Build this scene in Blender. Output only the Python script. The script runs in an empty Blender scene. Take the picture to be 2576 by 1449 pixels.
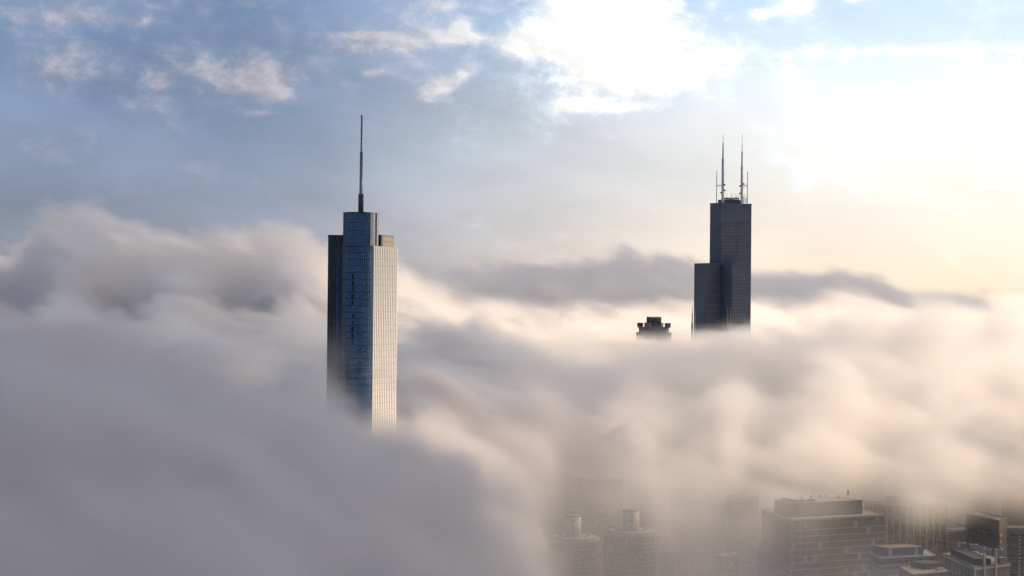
import bpy, bmesh, math, random
import numpy as np
from mathutils import Vector, Matrix, Euler

random.seed(4)
scene = bpy.context.scene
COL = scene.collection
R = math.radians

# ------------------------------------------------------------------ camera
FOC = 4800.0                       # focal length in pixels of a 2576 x 1449 frame
EYE = Vector((0.0, 0.0, 315.0))
cam_data = bpy.data.cameras.new("camera")
cam = bpy.data.objects.new("camera", cam_data)
COL.objects.link(cam)
cam_data.sensor_width = 36.0
cam_data.lens = FOC / 2576.0 * 36.0
cam_data.clip_start = 1.0
cam_data.clip_end = 120000.0
PITCH, ROLL = 0.63, 0.54
ROT = Euler((R(90 + PITCH), 0, 0)).to_matrix() @ Matrix.Rotation(R(ROLL), 3, 'Z')
cam.matrix_world = Matrix.Translation(EYE) @ ROT.to_4x4()
scene.camera = cam


def ray(x, y):
    return ROT @ Vector(((x - 1288.0) / FOC, -(y - 724.5) / FOC, -1.0))


def at(x, y, depth):
    """World point seen at photo position x, y, at a distance of depth metres along +Y."""
    d = ray(x, y)
    return EYE + d * (depth / d.y)


def at_z(x, y, z):
    d = ray(x, y)
    return EYE + d * ((z - EYE.z) / d.z)


# ------------------------------------------------------------------ node helper
class S:
    """A shader socket or a number that can be used in arithmetic."""
    nt = None

    def __init__(self, v):
        self.v = v

    def __add__(a, b): return fm('ADD', a, b)
    def __radd__(a, b): return fm('ADD', b, a)
    def __sub__(a, b): return fm('SUBTRACT', a, b)
    def __rsub__(a, b): return fm('SUBTRACT', b, a)
    def __mul__(a, b): return fm('MULTIPLY', a, b)
    def __rmul__(a, b): return fm('MULTIPLY', b, a)
    def __truediv__(a, b): return fm('DIVIDE', a, b)


def val(x):
    return x.v if isinstance(x, S) else x


def plug(inp, v):
    v = val(v)
    if isinstance(v, bpy.types.NodeSocket):
        S.nt.links.new(v, inp)
    else:
        inp.default_value = v


def fm(op, a, b=None, c=None, clamp=False):
    m = S.nt.nodes.new('ShaderNodeMath')
    m.operation = op
    m.use_clamp = clamp
    for i, v in enumerate((a, b, c)):
        if v is not None:
            plug(m.inputs[i], v)
    return S(m.outputs[0])


def smooth(lo, hi, x):
    m = S.nt.nodes.new('ShaderNodeMapRange')
    m.interpolation_type = 'SMOOTHSTEP'
    plug(m.inputs['Value'], x)
    m.inputs['From Min'].default_value = lo
    m.inputs['From Max'].default_value = hi
    return S(m.outputs[0])


def vec(x, y, z):
    m = S.nt.nodes.new('ShaderNodeCombineXYZ')
    for i, v in enumerate((x, y, z)):
        plug(m.inputs[i], v)
    return S(m.outputs[0])


def noise(v, scale, detail=4.0, rough=0.55, dist=0.0):
    m = S.nt.nodes.new('ShaderNodeTexNoise')
    plug(m.inputs['Vector'], v)
    m.inputs['Scale'].default_value = scale
    m.inputs['Detail'].default_value = detail
    m.inputs['Roughness'].default_value = rough
    m.inputs['Distortion'].default_value = dist
    return S(m.outputs[0])


def vmix(f, a, b, mode='MIX'):
    m = S.nt.nodes.new('ShaderNodeMix')
    m.data_type = 'RGBA'
    m.blend_type = mode
    plug(m.inputs[0], f)
    for k, q in ((6, a), (7, b)):
        q = val(q)
        if isinstance(q, tuple) and len(q) == 3:
            q = q + (1.0,)
        plug(m.inputs[k], q)
    return S(m.outputs[2])


def vscale(col, f):
    m = S.nt.nodes.new('ShaderNodeVectorMath')
    m.operation = 'SCALE'
    plug(m.inputs[0], col)
    plug(m.inputs['Scale'], f)
    return S(m.outputs[0])


def vadd(a, b):
    m = S.nt.nodes.new('ShaderNodeVectorMath')
    m.operation = 'ADD'
    plug(m.inputs[0], a)
    plug(m.inputs[1], b)
    return S(m.outputs[0])


def lin(r, g, b):
    f = lambda c: (c / 12.92 if c <= 0.04045 else ((c + 0.055) / 1.055) ** 2.4)
    return (f(r / 255), f(g / 255), f(b / 255))


# ------------------------------------------------------------------ sun and sky
SUN_AZ, SUN_EL = 62.0, 34.0        # degrees to the right of +Y, and above the horizon
sun_data = bpy.data.lights.new("sun", 'SUN')
sun_data.energy = 5.0
sun_data.angle = R(0.5)
sun_data.color = (1.0, 0.745, 0.51)
sun = bpy.data.objects.new("sun", sun_data)
COL.objects.link(sun)
sdir = Vector((math.sin(R(SUN_AZ)) * math.cos(R(SUN_EL)), math.cos(R(SUN_AZ)) * math.cos(R(SUN_EL)), math.sin(R(SUN_EL))))
sun.rotation_euler = sdir.to_track_quat('Z', 'Y').to_euler()
sun.location = (900, 500, 900)

world = bpy.data.worlds.new("World")
scene.world = world
world.use_nodes = True
S.nt = world.node_tree
S.nt.nodes.clear()
tc = S.nt.nodes.new('ShaderNodeTexCoord')
sx = S.nt.nodes.new('ShaderNodeSeparateXYZ')
S.nt.links.new(tc.outputs['Generated'], sx.inputs[0])
dx, dy, dz = (S(o) for o in sx.outputs)
U = fm('ARCTAN2', dx, dy) * 4.8            # compass direction, one unit is about 12 degrees
V = fm('ARCSINE', dz) * 4.8                # elevation
sky = S.nt.nodes.new('ShaderNodeTexSky')
sky.sky_type = 'NISHITA'
sky.sun_disc = False
sky.sun_elevation = R(SUN_EL)
sky.sun_rotation = R(SUN_AZ)
sky.altitude = 300
sky.air_density = 1.3
sky.dust_density = 2.0
sky.ozone_density = 2.5


def puv(x, y):
    return 4.8 * math.atan((x - 1288.0) / 4800.0), (777.0 - y) / 1000.0


def blob(x, y, sx_, sy_, amp, tilt=0.0):
    """A soft patch of cloud cover centred on a compass direction and elevation."""
    u, v = puv(x, y)
    a = (U - u) * (1000.0 / sx_)
    b = (V - v + (U - u) * tilt) * (1000.0 / sy_)
    return fm('EXPONENT', (a * a + b * b) * -1.0) * amp


P3 = vec(U, V, 0.0)
warp1 = noise(vec(U * 1.6, V * 4.0, 3.1), 1.0, 3.0)
# haze glow around the low sun, strongest to the right of the view
glow = smooth(-0.80, 1.00, U) * smooth(7.5, 3.0, U) * smooth(2.6, 0.66, V) * smooth(-0.6, 0.1, V)
base = vscale(S(sky.outputs[0]), 0.022)
low = fm('EXPONENT', fm('MAXIMUM', V, 0.0) * -3.2)
grey = vscale(lin(148, 149, 160), low * 0.95)
topblue = vscale(lin(95, 123, 167), (1.0 - low) * 0.96)
zen = smooth(0.9, 2.0, V)
topblue = vmix(zen, topblue, lin(136, 142, 156))
base = vadd(base, vadd(grey, topblue))
warm = vmix(smooth(0.06, 0.42, V), lin(255, 226, 176), lin(255, 245, 216))
warm = vmix(smooth(0.42, 0.86, V), warm, lin(206, 228, 252))
base = vadd(base, vscale(warm, glow * (0.75 + smooth(1.4, 2.8, U) * 0.75)))
# soft veils of stratus: darker slate and paler mauve
st = noise(vec(U * 0.9, V * 2.3 + U * 0.2, 1.7), 1.9, 4.0, 0.5, 0.25)
base = vscale(base, 1.0 + (smooth(0.22, 0.78, st) - 0.5) * (0.36 - glow * 0.22))
st2 = noise(vec(U * 0.7 + 5.0, V * 2.2 - U * 0.15, 4.2), 2.2, 5.0, 0.55, 0.2)
base = vmix(smooth(0.42, 0.80, st2) * (0.40 - glow * 0.25), base, vadd(vscale(base, 0.62), vscale(lin(190, 182, 192), 0.36)))
# cumulus patches
cover = blob(590, 200, 150, 58, 0.42) + smooth(0.22, 0.55, V) * smooth(1.6, 0.9, V) * 0.26
for args in ((395, 230, 36, 34, 0.42), (690, 248, 60, 34, 0.40), (175, 170, 115, 45, 0.26), (100, 72, 190, 34, 0.32),
             (925, 97, 85, 11, 0.62), (1012, 118, 42, 18, 0.55), (1150, 100, 72, 17, 0.78), (1157, 70, 22, 20, 0.62), (1105, 222, 60, 22, 0.58, -0.4),
             (935, 192, 40, 9, 0.48), (1540, 30, 190, 80, 1.0), (1330, 118, 85, 32, 0.66), (1600, 165, 210, 75, 0.95), (1480, 268, 130, 18, 0.58),
             (1915, 40, 40, 15, 0.72), (2005, 15, 52, 32, 0.90), (2135, 2, 28, 16, 0.90), (2300, 135, 420, 20, 0.42),
             (660, 295, 45, 9, 0.34), (360, 80, 60, 12, 0.28), (880, 128, 60, 16, 0.34), (1090, 20, 70, 16, 0.34), (1105, 380, 60, 22, 0.22)):
    cover = cover + blob(*args)
cn = noise(vec(U * 1.0, V * 1.5, 7.7), 7.5, 10.0, 0.66, 0.2)
cl = noise(vec(U * 0.8, V * 1.7 + U * 0.1, 2.2), 2.6, 3.0, 0.5, 0.2)
cf = cover + (cn - 0.5) * 1.5 + (cl - 0.5) * 0.95
cm = smooth(0.12, 0.92, cf)
core = smooth(0.42, 0.85, cf)
gsat = smooth(0.08, 0.50, glow)
edge_c = vmix(gsat, lin(166, 172, 192), lin(232, 240, 252))
core_c = vmix(gsat, lin(192, 188, 196), lin(255, 254, 248))
cbright = vmix(core, edge_c, core_c)
cn2 = noise(vec(U * 1.0 + 0.03, V * 1.45 + 0.045, 7.7), 7.5, 6.0, 0.6, 0.2)
lit = smooth(-0.10, 0.12, cn - cn2)         # billow sides that face the sun
cbright = vscale(cbright, 0.86 + lit * 0.26 + glow * 0.35)
skycol = vmix(cm * 0.85, base, cbright)
adot = dx * float(sdir.x) + dy * float(sdir.y) + dz * float(sdir.z)
ang = fm('ARCCOSINE', fm('MINIMUM', adot, 1.0)) * (1 / 0.40)
aureole = fm('EXPONENT', (ang * ang) * -1.0)
skycol = vadd(skycol, vscale((1.5, 1.2, 0.8), aureole))
behind = smooth(0.1, -0.5, dy)
skycol = vmix(behind * 0.8, skycol, lin(92, 108, 138))
# everything outside the view: plain daylight sky
bg = S.nt.nodes.new('ShaderNodeBackground')
plug(bg.inputs[0], skycol)
bg.inputs[1].default_value = 1.0
wo = S.nt.nodes.new('ShaderNodeOutputWorld')
S.nt.links.new(bg.outputs[0], wo.inputs[0])
world.cycles.sampling_method = 'MANUAL'
world.cycles.sample_map_resolution = 512

# ------------------------------------------------------------------ render settings
scene.view_settings.view_transform = 'Standard'
scene.view_settings.look = 'None'
scene.view_settings.exposure = 0.0
cy = scene.cycles
cy.use_adaptive_sampling = True
cy.adaptive_threshold = 0.03
cy.adaptive_min_samples = 16
cy.use_denoising = True
cy.denoiser = 'OPENIMAGEDENOISE'
cy.max_bounces = 18
cy.diffuse_bounces = 2
cy.glossy_bounces = 3
cy.transmission_bounces = 2
cy.volume_bounces = 14
cy.transparent_max_bounces = 8
cy.volume_step_rate = 1.6
cy.volume_max_steps = 1024
cy.sample_clamp_indirect = 6.0
cy.caustics_reflective = False
cy.caustics_refractive = False

# ------------------------------------------------------------------ materials
def mat(name, col, rough=0.6, metal=0.0, spec=0.5, var=0.12, scale=0.25, streak=False):
    """Plain surface with weathering: large stains and, where asked, vertical rain streaks."""
    m = bpy.data.materials.new(name)
    m.use_nodes = True
    nt = m.node_tree
    S.nt = nt
    b = nt.nodes['Principled BSDF']
    t = nt.nodes.new('ShaderNodeTexCoord')
    n = noise(S(t.outputs['Object']), scale, 5.0, 0.6)
    if streak:
        mp = nt.nodes.new('ShaderNodeMapping')
        mp.inputs['Scale'].default_value = (1.0, 1.0, 0.04)
        nt.links.new(t.outputs['Object'], mp.inputs[0])
        n = n * 0.5 + noise(S(mp.outputs[0]), 0.9, 4.0, 0.6) * 0.5
    f = 1.0 - var + (n - 0.3) * (var * 4.0)
    plug(b.inputs['Base Color'], vscale(tuple(col), f))
    plug(b.inputs['Roughness'], fm('ADD', rough - 0.08, n * 0.16, clamp=True))
    b.inputs['Metallic'].default_value = metal
    b.inputs['Specular IOR Level'].default_value = spec
    return m


def glass_mat(name, col, rough=0.15, cell=(1.9, 1.9, 3.6), var=0.5, spec=0.8, blind=0.0, blindcol=(0.35, 0.33, 0.3), metal=0.0):
    """Curtain wall glass: every pane a little different, a few with drawn blinds."""
    m = bpy.data.materials.new(name)
    m.use_nodes = True
    nt = m.node_tree
    S.nt = nt
    b = nt.nodes['Principled BSDF']
    t = nt.nodes.new('ShaderNodeTexCoord')
    sn = nt.nodes.new('ShaderNodeVectorMath')
    sn.operation = 'SNAP'
    nt.links.new(t.outputs['Object'], sn.inputs[0])
    sn.inputs[1].default_value = cell
    wn = nt.nodes.new('ShaderNodeTexWhiteNoise')
    nt.links.new(sn.outputs[0], wn.inputs['Vector'])
    r = S(wn.outputs['Value'])
    big = noise(S(t.outputs['Object']), 0.06, 3.0)
    c = vscale(tuple(col), (1.0 - var) + r * (2 * var) + (big - 0.5) * 0.8)
    if blind > 0:
        c = vmix(smooth(1.0 - blind - 0.02, 1.0 - blind, r) * 0.7, c, blindcol)
    plug(b.inputs['Base Color'], c)
    plug(b.inputs['Roughness'], rough + r * 0.08)
    b.inputs['Specular IOR Level'].default_value = spec
    b.inputs['Metallic'].default_value = metal
    return m


M_BLUE = glass_mat("blue_glass", (0.11, 0.23, 0.38), 0.16, var=0.14, spec=0.5, metal=0.75)
M_STRIP = glass_mat("bright_blue_glass", (0.02, 0.07, 0.20), 0.12, var=0.6)
M_SLATE = glass_mat("slate_glass", (0.026, 0.040, 0.058), 0.3, var=0.25)
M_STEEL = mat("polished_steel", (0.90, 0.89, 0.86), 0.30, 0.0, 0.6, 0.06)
M_SPIRE = mat("spire_steel", (0.30, 0.33, 0.37), 0.4, 0.3, 0.5, 0.08)
M_GOLD = mat("sun_gold_panel", (0.72, 0.40, 0.09), 0.4, 0.2, 0.5, 0.1)  # gold colour stands in for sun reflected off this face
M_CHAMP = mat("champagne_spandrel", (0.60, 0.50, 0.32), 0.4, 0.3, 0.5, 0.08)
M_DIM = mat("dim_spandrel", (0.10, 0.10, 0.095), 0.45)
M_BLACK = mat("hazed_black_aluminium", (0.074, 0.104, 0.148), 0.6, 0.0, 0.3, 0.10, 0.05)  # blue-grey lift puts the distance haze into the colour
M_BRONZE = glass_mat("bronze_glass", (0.094, 0.110, 0.132), 0.35, (40, 40, 3.9), 0.12, 0.4)
M_BRONZE_SHADE = glass_mat("shaded_bronze_glass", (0.064, 0.088, 0.126), 0.4, (40, 40, 3.9), 0.08, 0.4)  # same window glass, darkened in colour for the shaded left-hand faces
M_MAST = mat("mast_white_paint", (0.55, 0.58, 0.63), 0.5, 0.0, 0.4, 0.10)
M_THIN = mat("thin_mast_paint", (0.20, 0.20, 0.22), 0.5)
M_STONE = mat("grey_stone", (0.11, 0.122, 0.145), 0.75, 0, 0.3, 0.15, 0.12, True)
M_STONE_D = mat("dark_stone", (0.085, 0.105, 0.130), 0.7, 0, 0.3, 0.15, 0.12, True)
M_PALE = mat("pale_concrete", (0.15, 0.152, 0.15), 0.8, 0, 0.3, 0.14, 0.12, True)
M_CREAM = mat("cream_concrete", (0.40, 0.37, 0.32), 0.8, 0, 0.3, 0.10, 0.2, True)
M_CONC = mat("balcony_concrete", (0.11, 0.11, 0.104), 0.8, 0, 0.3, 0.15, 0.3, True)
M_DARKG = glass_mat("dark_window_glass", (0.020, 0.024, 0.028), 0.12, (1.5, 1.5, 3.6), 0.5, 0.7, 0.06)
M_DARKG2 = glass_mat("brown_window_glass", (0.030, 0.028, 0.026), 0.16, (3.0, 3.0, 3.9), 0.35, 0.7, 0.03)
M_WHITE = mat("white_metal", (0.30, 0.31, 0.32), 0.5, 0, 0.4, 0.10)
M_BAND = mat("white_band", (0.22, 0.235, 0.245), 0.5, 0, 0.4, 0.12)
M_TEAL = mat("teal_spandrel", (0.07, 0.20, 0.19), 0.35, 0, 0.6, 0.12)
M_ROOF = mat("roof_gravel", (0.22, 0.21, 0.19), 0.9, 0, 0.2, 0.25, 0.4)
M_ROOF_D = mat("dark_roof", (0.055, 0.058, 0.062), 0.85, 0, 0.2, 0.25, 0.4)
M_BROWN = mat("brown_brick", (0.14, 0.10, 0.065), 0.85, 0, 0.2, 0.2, 0.4)
M_TAN = mat("tan_roof", (0.28, 0.21, 0.13), 0.9, 0, 0.2, 0.2, 0.4)
M_ORANGE = mat("orange_light_tint", (0.55, 0.30, 0.14), 0.7, 0, 0.3, 0.2, 0.5)  # orange light on the balconies put into their colour


# ------------------------------------------------------------------ mesh helpers
def V2(p):
    return Vector((p[0], p[1]))


def prism(bm, poly, z0, z1):
    poly = [V2(p) for p in poly]
    area = sum(poly[i - 1].x * poly[i].y - poly[i].x * poly[i - 1].y for i in range(len(poly)))
    if area < 0:
        poly = poly[::-1]
    a = [bm.verts.new((p.x, p.y, z0)) for p in poly]
    b = [bm.verts.new((p.x, p.y, z1)) for p in poly]
    n = len(poly)
    bm.faces.new(a[::-1])
    bm.faces.new(b)
    for i in range(n):
        j = (i + 1) % n
        bm.faces.new((a[i], a[j], b[j], b[i]))


def ccw(poly):
    poly = [V2(p) for p in poly]
    area = sum(poly[i - 1].x * poly[i].y - poly[i].x * poly[i - 1].y for i in range(len(poly)))
    return poly if area > 0 else poly[::-1]


def grow(poly, e):
    """A convex outline pushed outwards by e metres."""
    poly = ccw(poly)
    n = len(poly)
    out = []
    for i in range(n):
        p0, p1, p2 = poly[i - 1], poly[i], poly[(i + 1) % n]
        d1, d2 = (p1 - p0).normalized(), (p2 - p1).normalized()
        n1, n2 = Vector((d1.y, -d1.x)), Vector((d2.y, -d2.x))
        bis = (n1 + n2)
        bis = bis / max(bis.length_squared, 1e-6) * 2.0
        out.append(p1 + bis * e)
    return out


def obox(bm, c, ux, sx_, sy_, z0, z1):
    """Upright box centred at c, its local x along ux."""
    c, ux = V2(c), V2(ux).normalized()
    uy = Vector((-ux.y, ux.x))
    a, b = ux * (sx_ / 2), uy * (sy_ / 2)
    prism(bm, [c - a - b, c + a - b, c + a + b, c - a + b], z0, z1)


def lathe(bm, c, prof, seg=20):
    """Round solid about the vertical through c; prof is a list of (radius, z) from bottom to top."""
    c = V2(c)
    rings = []
    for r, z in prof:
        rings.append([bm.verts.new((c.x + r * math.cos(2 * math.pi * k / seg), c.y + r * math.sin(2 * math.pi * k / seg), z)) for k in range(seg)])
    for a, b in zip(rings, rings[1:]):
        for k in range(seg):
            j = (k + 1) % seg
            bm.faces.new((a[k], a[j], b[j], b[k]))
    bm.faces.new(rings[0][::-1])
    bm.faces.new(rings[-1])


def bar(bm, p, q, w):
    p, q = Vector(p), Vector(q)
    d = (q - p)
    z = d.normalized()
    x = z.cross(Vector((0, 0, 1)))
    x = x.normalized() if x.length > 1e-4 else Vector((1, 0, 0))
    y = z.cross(x)
    vs = []
    for e in (p, q):
        vs.append([bm.verts.new(e + x * (sx_ * w / 2) + y * (sy_ * w / 2)) for sx_, sy_ in ((-1, -1), (1, -1), (1, 1), (-1, 1))])
    a, b = vs
    bm.faces.new(a[::-1])
    bm.faces.new(b)
    for i in range(4):
        j = (i + 1) % 4
        bm.faces.new((a[i], a[j], b[j], b[i]))


def on_edges(poly, edges, pitch, fn, inset=0.0):
    """Call fn(point, direction along the wall, outward normal) at even spacing along the numbered walls of a CCW outline."""
    for e in edges:
        p, q = poly[e], poly[(e + 1) % len(poly)]
        d = q - p
        ln = d.length
        d = d / ln
        nrm = Vector((d.y, -d.x))
        k = max(1, int(round((ln - 2 * inset) / pitch)))
        for i in range(k + 1):
            fn(p + d * (inset + (ln - 2 * inset) * i / k), d, nrm)


def thing(name, label, cat, loc, group=None):
    o = bpy.data.objects.new(name, None)
    COL.objects.link(o)
    o.location = loc
    o['label'] = label
    o['category'] = cat
    if group:
        o['group'] = group
    return o


def part(name, fill, m, parent, smooth_=False, label=None, matrix_from=None):
    """Link one mesh part; fill(bm) works in world metres and the part is stored relative to its thing."""
    bm = bmesh.new()
    fill(bm)
    bmesh.ops.recalc_face_normals(bm, faces=bm.faces)
    root = parent
    off = Vector((0, 0, 0))
    while root is not None:
        off += root.location
        root = root.parent
    bmesh.ops.translate(bm, verts=bm.verts, vec=-off)
    me = bpy.data.meshes.new(name)
    bm.to_mesh(me)
    bm.free()
    me.materials.append(m)
    if smooth_:
        for p in me.polygons:
            p.use_smooth = abs(p.normal.z) < 0.5
    o = bpy.data.objects.new(name, me)
    COL.objects.link(o)
    o.parent = parent
    if label:
        o['label'] = label
    return o


# ------------------------------------------------------------------ ground and river
def sheet(name, x0, y0, x1, y1, z, m):
    me = bpy.data.meshes.new(name)
    me.from_pydata([(x0, y0, z), (x1, y0, z), (x1, y1, z), (x0, y1, z)], [], [(0, 1, 2, 3)])
    me.materials.append(m)
    o = bpy.data.objects.new(name, me)
    COL.objects.link(o)
    o['kind'] = 'structure'
    return o


sheet("ground", -40000, -20000, 40000, 60000, 0.0, mat("city_ground", (0.09, 0.09, 0.085), 0.9, 0, 0.2, 0.3, 0.01))
M_WATER = mat("river_water", (0.02, 0.05, 0.05), 0.12, 0, 0.6, 0.1, 0.05)
sheet("river", -3000, 985, 3000, 1045, 0.05, M_WATER)
M_ROAD = mat("asphalt", (0.05, 0.05, 0.052), 0.9, 0, 0.2, 0.2, 0.2)
sheet("road", -3000, 1060, 3000, 1074, 0.02, M_ROAD)
sheet("road", 345, -200, 359, 980, 0.02, M_ROAD)

# ------------------------------------------------------------------ blue glass tower with a spire
zA = at(940, 618, 1085).z
zB = at(840, 589, 1095).z
zC = at(906, 535, 1088).z
AX = Vector((0.34, 0.94)).normalized()
NX = Vector((AX.y, -AX.x))
RAD = 9.3
CC = V2(at(862, 618, 1088)) + Vector((RAD, 0))


def tp(p, q):
    return CC + NX * p + AX * q


tower = thing("glass_tower", "tall blue glass skyscraper with a tapering spire and a sunlit ribbed side", "skyscraper", (CC.x, CC.y, 0))


def stadium(r, q0, q1, round_rear=False, n=18):
    pts = [tp(0, q0) + NX * (r * math.cos(math.pi * k / n)) - AX * (r * math.sin(math.pi * k / n)) for k in range(n + 1)]
    if round_rear:
        pts += [tp(0, q1) - NX * (r * math.cos(math.pi * k / n)) + AX * (r * math.sin(math.pi * k / n)) for k in range(n + 1)]
    else:
        pts += [tp(-r, q1), tp(r, q1)]
    return ccw(pts)


S1 = stadium(RAD, 0, 33.5)
S3 = stadium(RAD - 0.15, 0.4, 5.0, True)
WING = ccw([tp(-25.2, 12.2), tp(8.3, 12.2), tp(8.3, 30.8), tp(-25.2, 30.8)])
LEFTW = ccw([tp(-25.2, 12.2), tp(-9.0, 12.2), tp(-9.0, 30.8), tp(-25.2, 30.8)])
part("front_shaft", lambda bm: prism(bm, S1, 0, zA - 1.2), M_BLUE, tower)
part("side_wing", lambda bm: prism(bm, LEFTW, 0, zB - 1.0), M_SLATE, tower)
part("upper_block", lambda bm: prism(bm, [tp(-8.99, 12.2), tp(8.3, 12.2), tp(8.3, 30.8), tp(-8.99, 30.8)], zA - 1.2, zB - 1.0), M_SLATE, tower)
crown = part("crown_drum", lambda bm: prism(bm, S3, zA - 1.2, zC - 0.8), M_BLUE, tower)


def flank_point(q, r=RAD):
    return tp(r, q)


def flank_fins(bm):
    for i in range(14):
        q = 0.6 + i * (32.3 / 13)
        obox(bm, flank_point(q, RAD + 0.10), NX, 0.22, 1.65, 60, zA)


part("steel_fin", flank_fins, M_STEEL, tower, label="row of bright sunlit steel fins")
tower_fin = tower.children[-1] if tower.children else None


def ring_fins(r, q0, z0, z1, w, lo=-180, hi=0, step=7.5, e=0.14):
    def f(bm):
        a = lo + step
        while a < hi - 0.01:
            t = math.radians(a)
            u = NX * math.cos(t) + AX * math.sin(t)
            obox(bm, tp(0, q0) + u * (r + e / 2), u, e, w, z0, z1)
            a += step
    return f


M_FINB = mat("blue_steel", (0.035, 0.055, 0.085), 0.35, 0.1, 0.6, 0.06)
part("curved_front_fin", ring_fins(RAD, 0, 60, zA, 0.22), M_FINB, tower, label="slim dark fins on the rounded front")
part("crown_fin", ring_fins(RAD - 0.15, 0.4, zA, zC, 0.24, -180, 60), M_FINB, tower)


def crown_lit(bm):
    for a in (-22, -13, -5, 4, 12, 21, 30):
        t = math.radians(a)
        u = NX * math.cos(t) + AX * math.sin(t)
        obox(bm, tp(0, 0.4 if a < 0 else 3.0) + u * (RAD + 0.15), u, 0.5, 0.55, zA, zC + 0.05)


part("crown_steel_fin", crown_lit, M_STEEL, tower)
part("crown_rim", lambda bm: prism(bm, grow(S3, 0.22), zC - 0.8, zC), M_FINB, tower)
part("crown_spandrel", lambda bm: [prism(bm, grow(S3, 0.10), z, z + 0.45) for z in (zC - 6.2, zC - 10.8, zC - 15.6)], M_DIM, tower)
part("shaft_rim", lambda bm: prism(bm, grow(S1, 0.18), zA - 1.2, zA - 0.3), M_FINB, tower)


def floors(poly, z0, z1, h, t, e):
    def f(bm):
        z = z1
        while z > z0:
            prism(bm, grow(poly, e), z - t, z)
            z -= h
    return f


M_FRONTSP = mat("bronze_spandrel", (0.05, 0.055, 0.06), 0.4, 0.1)
part("front_spandrel", floors(stadium(RAD, 0, 0.3), 60, zA - 4.0, 3.75, 0.38, 0.10), M_FRONTSP, tower)


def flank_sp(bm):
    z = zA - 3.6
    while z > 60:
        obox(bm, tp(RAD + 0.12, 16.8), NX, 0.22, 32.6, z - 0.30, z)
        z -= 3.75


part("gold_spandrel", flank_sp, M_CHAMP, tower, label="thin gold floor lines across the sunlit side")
part("wing_spandrel", floors(LEFTW, 60, zB - 3.0, 3.75, 0.35, 0.10), M_FRONTSP, tower)
part("wing_rim", lambda bm: prism(bm, grow(LEFTW, 0.15), zB - 1.0, zB), M_FINB, tower)
part("block_rim", lambda bm: prism(bm, grow([tp(-8.6, 12.2), tp(8.3, 12.2), tp(8.3, 30.8), tp(-8.6, 30.8)], 0.15), zB - 1.0, zB - 0.05), M_FINB, tower)


def wing_fins(bm):
    for p in np.arange(-24.8, -9.4, 2.3):
        obox(bm, tp(p, 12.2 - 0.12), AX, 0.24, 0.3, 60, zB - 1.0)


part("wing_fin", wing_fins, M_FINB, tower)
part("window_strip", lambda bm: obox(bm, tp(-18.6, 12.2 - 0.07), AX, 0.14, 1.9, 60, zB - 5.5), M_STRIP, tower, label="bright blue vertical window strip")
part("sun_gold_panel", lambda bm: [obox(bm, tp(8.3 + 0.06, 22.2), NX, 0.12, 16.4, a, b) for a, b in ((zA - 0.6, zA + 2.6), (zA + 3.1, zB - 1.1))], M_GOLD, tower, label="louvre panels coloured gold for the sun they reflect")
part("sun_gold_panel_fin", lambda bm: [obox(bm, tp(8.3 + 0.16, 14.2 + i * 1.6), NX, 0.2, 0.55, zA - 1.0, zB - 0.3) for i in range(11)], M_STEEL, tower)
part("roof_deck", lambda bm: prism(bm, grow(S1, -0.3), zA - 1.19, zA - 0.9), M_ROOF, tower)


def slot(bm):
    rr = random.Random(3)
    z = zA - 16
    t = math.radians(-86)
    u = NX * math.cos(t) + AX * math.sin(t)
    while z > zA - 57:
        obox(bm, tp(0, 0) + u * (RAD + 0.02) + Vector((1.2, 0)) * rr.uniform(-0.1, 0.5), u, 0.16, rr.uniform(0.9, 1.7), z - 3.0, z - 0.3)
        z -= 3.75


part("dark_recess", slot, mat("dark_slot", (0.006, 0.010, 0.02), 0.3), tower, label="column of balcony recesses in near-black")  # near-black boxes laid on the front in place of balcony recesses
spx = V2(at(908, 500, 1088 + 3))
z1, z2, z3 = at(908, 488, 1091).z, at(908, 382, 1091).z, at(908, 290, 1091).z
spire = part("spire", lambda bm: lathe(bm, spx, [(1.55, zC - 0.9), (1.55, z1 - 0.5), (1.62, z1 - 0.5), (1.62, z1), (1.0, z1), (0.80, z2 - 0.5), (0.86, z2 - 0.5), (0.86, z2), (0.62, z2 + 0.1), (0.50, z3 - 0.8), (0.62, z3 - 0.8), (0.62, z3)], 20), M_SPIRE, tower, True)

# ------------------------------------------------------------------ black stepped tower with twin antennas
DW = 2308.0
ES = Vector((-math.cos(R(30)), -math.sin(R(30))))
NS = Vector((math.sin(R(30)), -math.cos(R(30))))
C0 = V2(at(1819.5, 512, DW + 20))
TUBE = 22.9
zT = at(1840, 511, DW).z
zM = at(1770, 664, DW).z
z66 = zM - 99
z50 = z66 - 66
black = thing("black_tower", "black stepped skyscraper with two tall white antennas rising from its roof", "skyscraper", (C0.x, C0.y, 0))


def tube_poly(i, j, e=0.0):
    c = C0 + ES * (i * TUBE) + NS * (j * TUBE)
    h = TUBE / 2 + e
    return [c + ES * h + NS * h, c - ES * h + NS * h, c - ES * h - NS * h, c + ES * h - NS * h]


def tube_windows(name, mt, parent, i, j, top, bottom, face, groups):
    """Strips of glass between the black spandrels on one side of a tube, one part for each run of floors between the blank plant floors."""
    c = C0 + ES * (i * TUBE) + NS * (j * TUBE)
    nrm = NS if face == 'N' else ES
    p = c + nrm * (TUBE / 2 + 0.09)
    runs, run = [], []
    z = top - 5.0
    while z > bottom:
        if any(a < top - z < b for a, b in groups):
            if run:
                runs.append(run)
            run = []
        else:
            run.append(z)
        z -= 3.9
    if run:
        runs.append(run)
    for run in runs:
        part(name, lambda bm: [obox(bm, p, nrm, 0.18, TUBE - 2.2, z - 2.1, z) for z in run], mt, parent)


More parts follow.
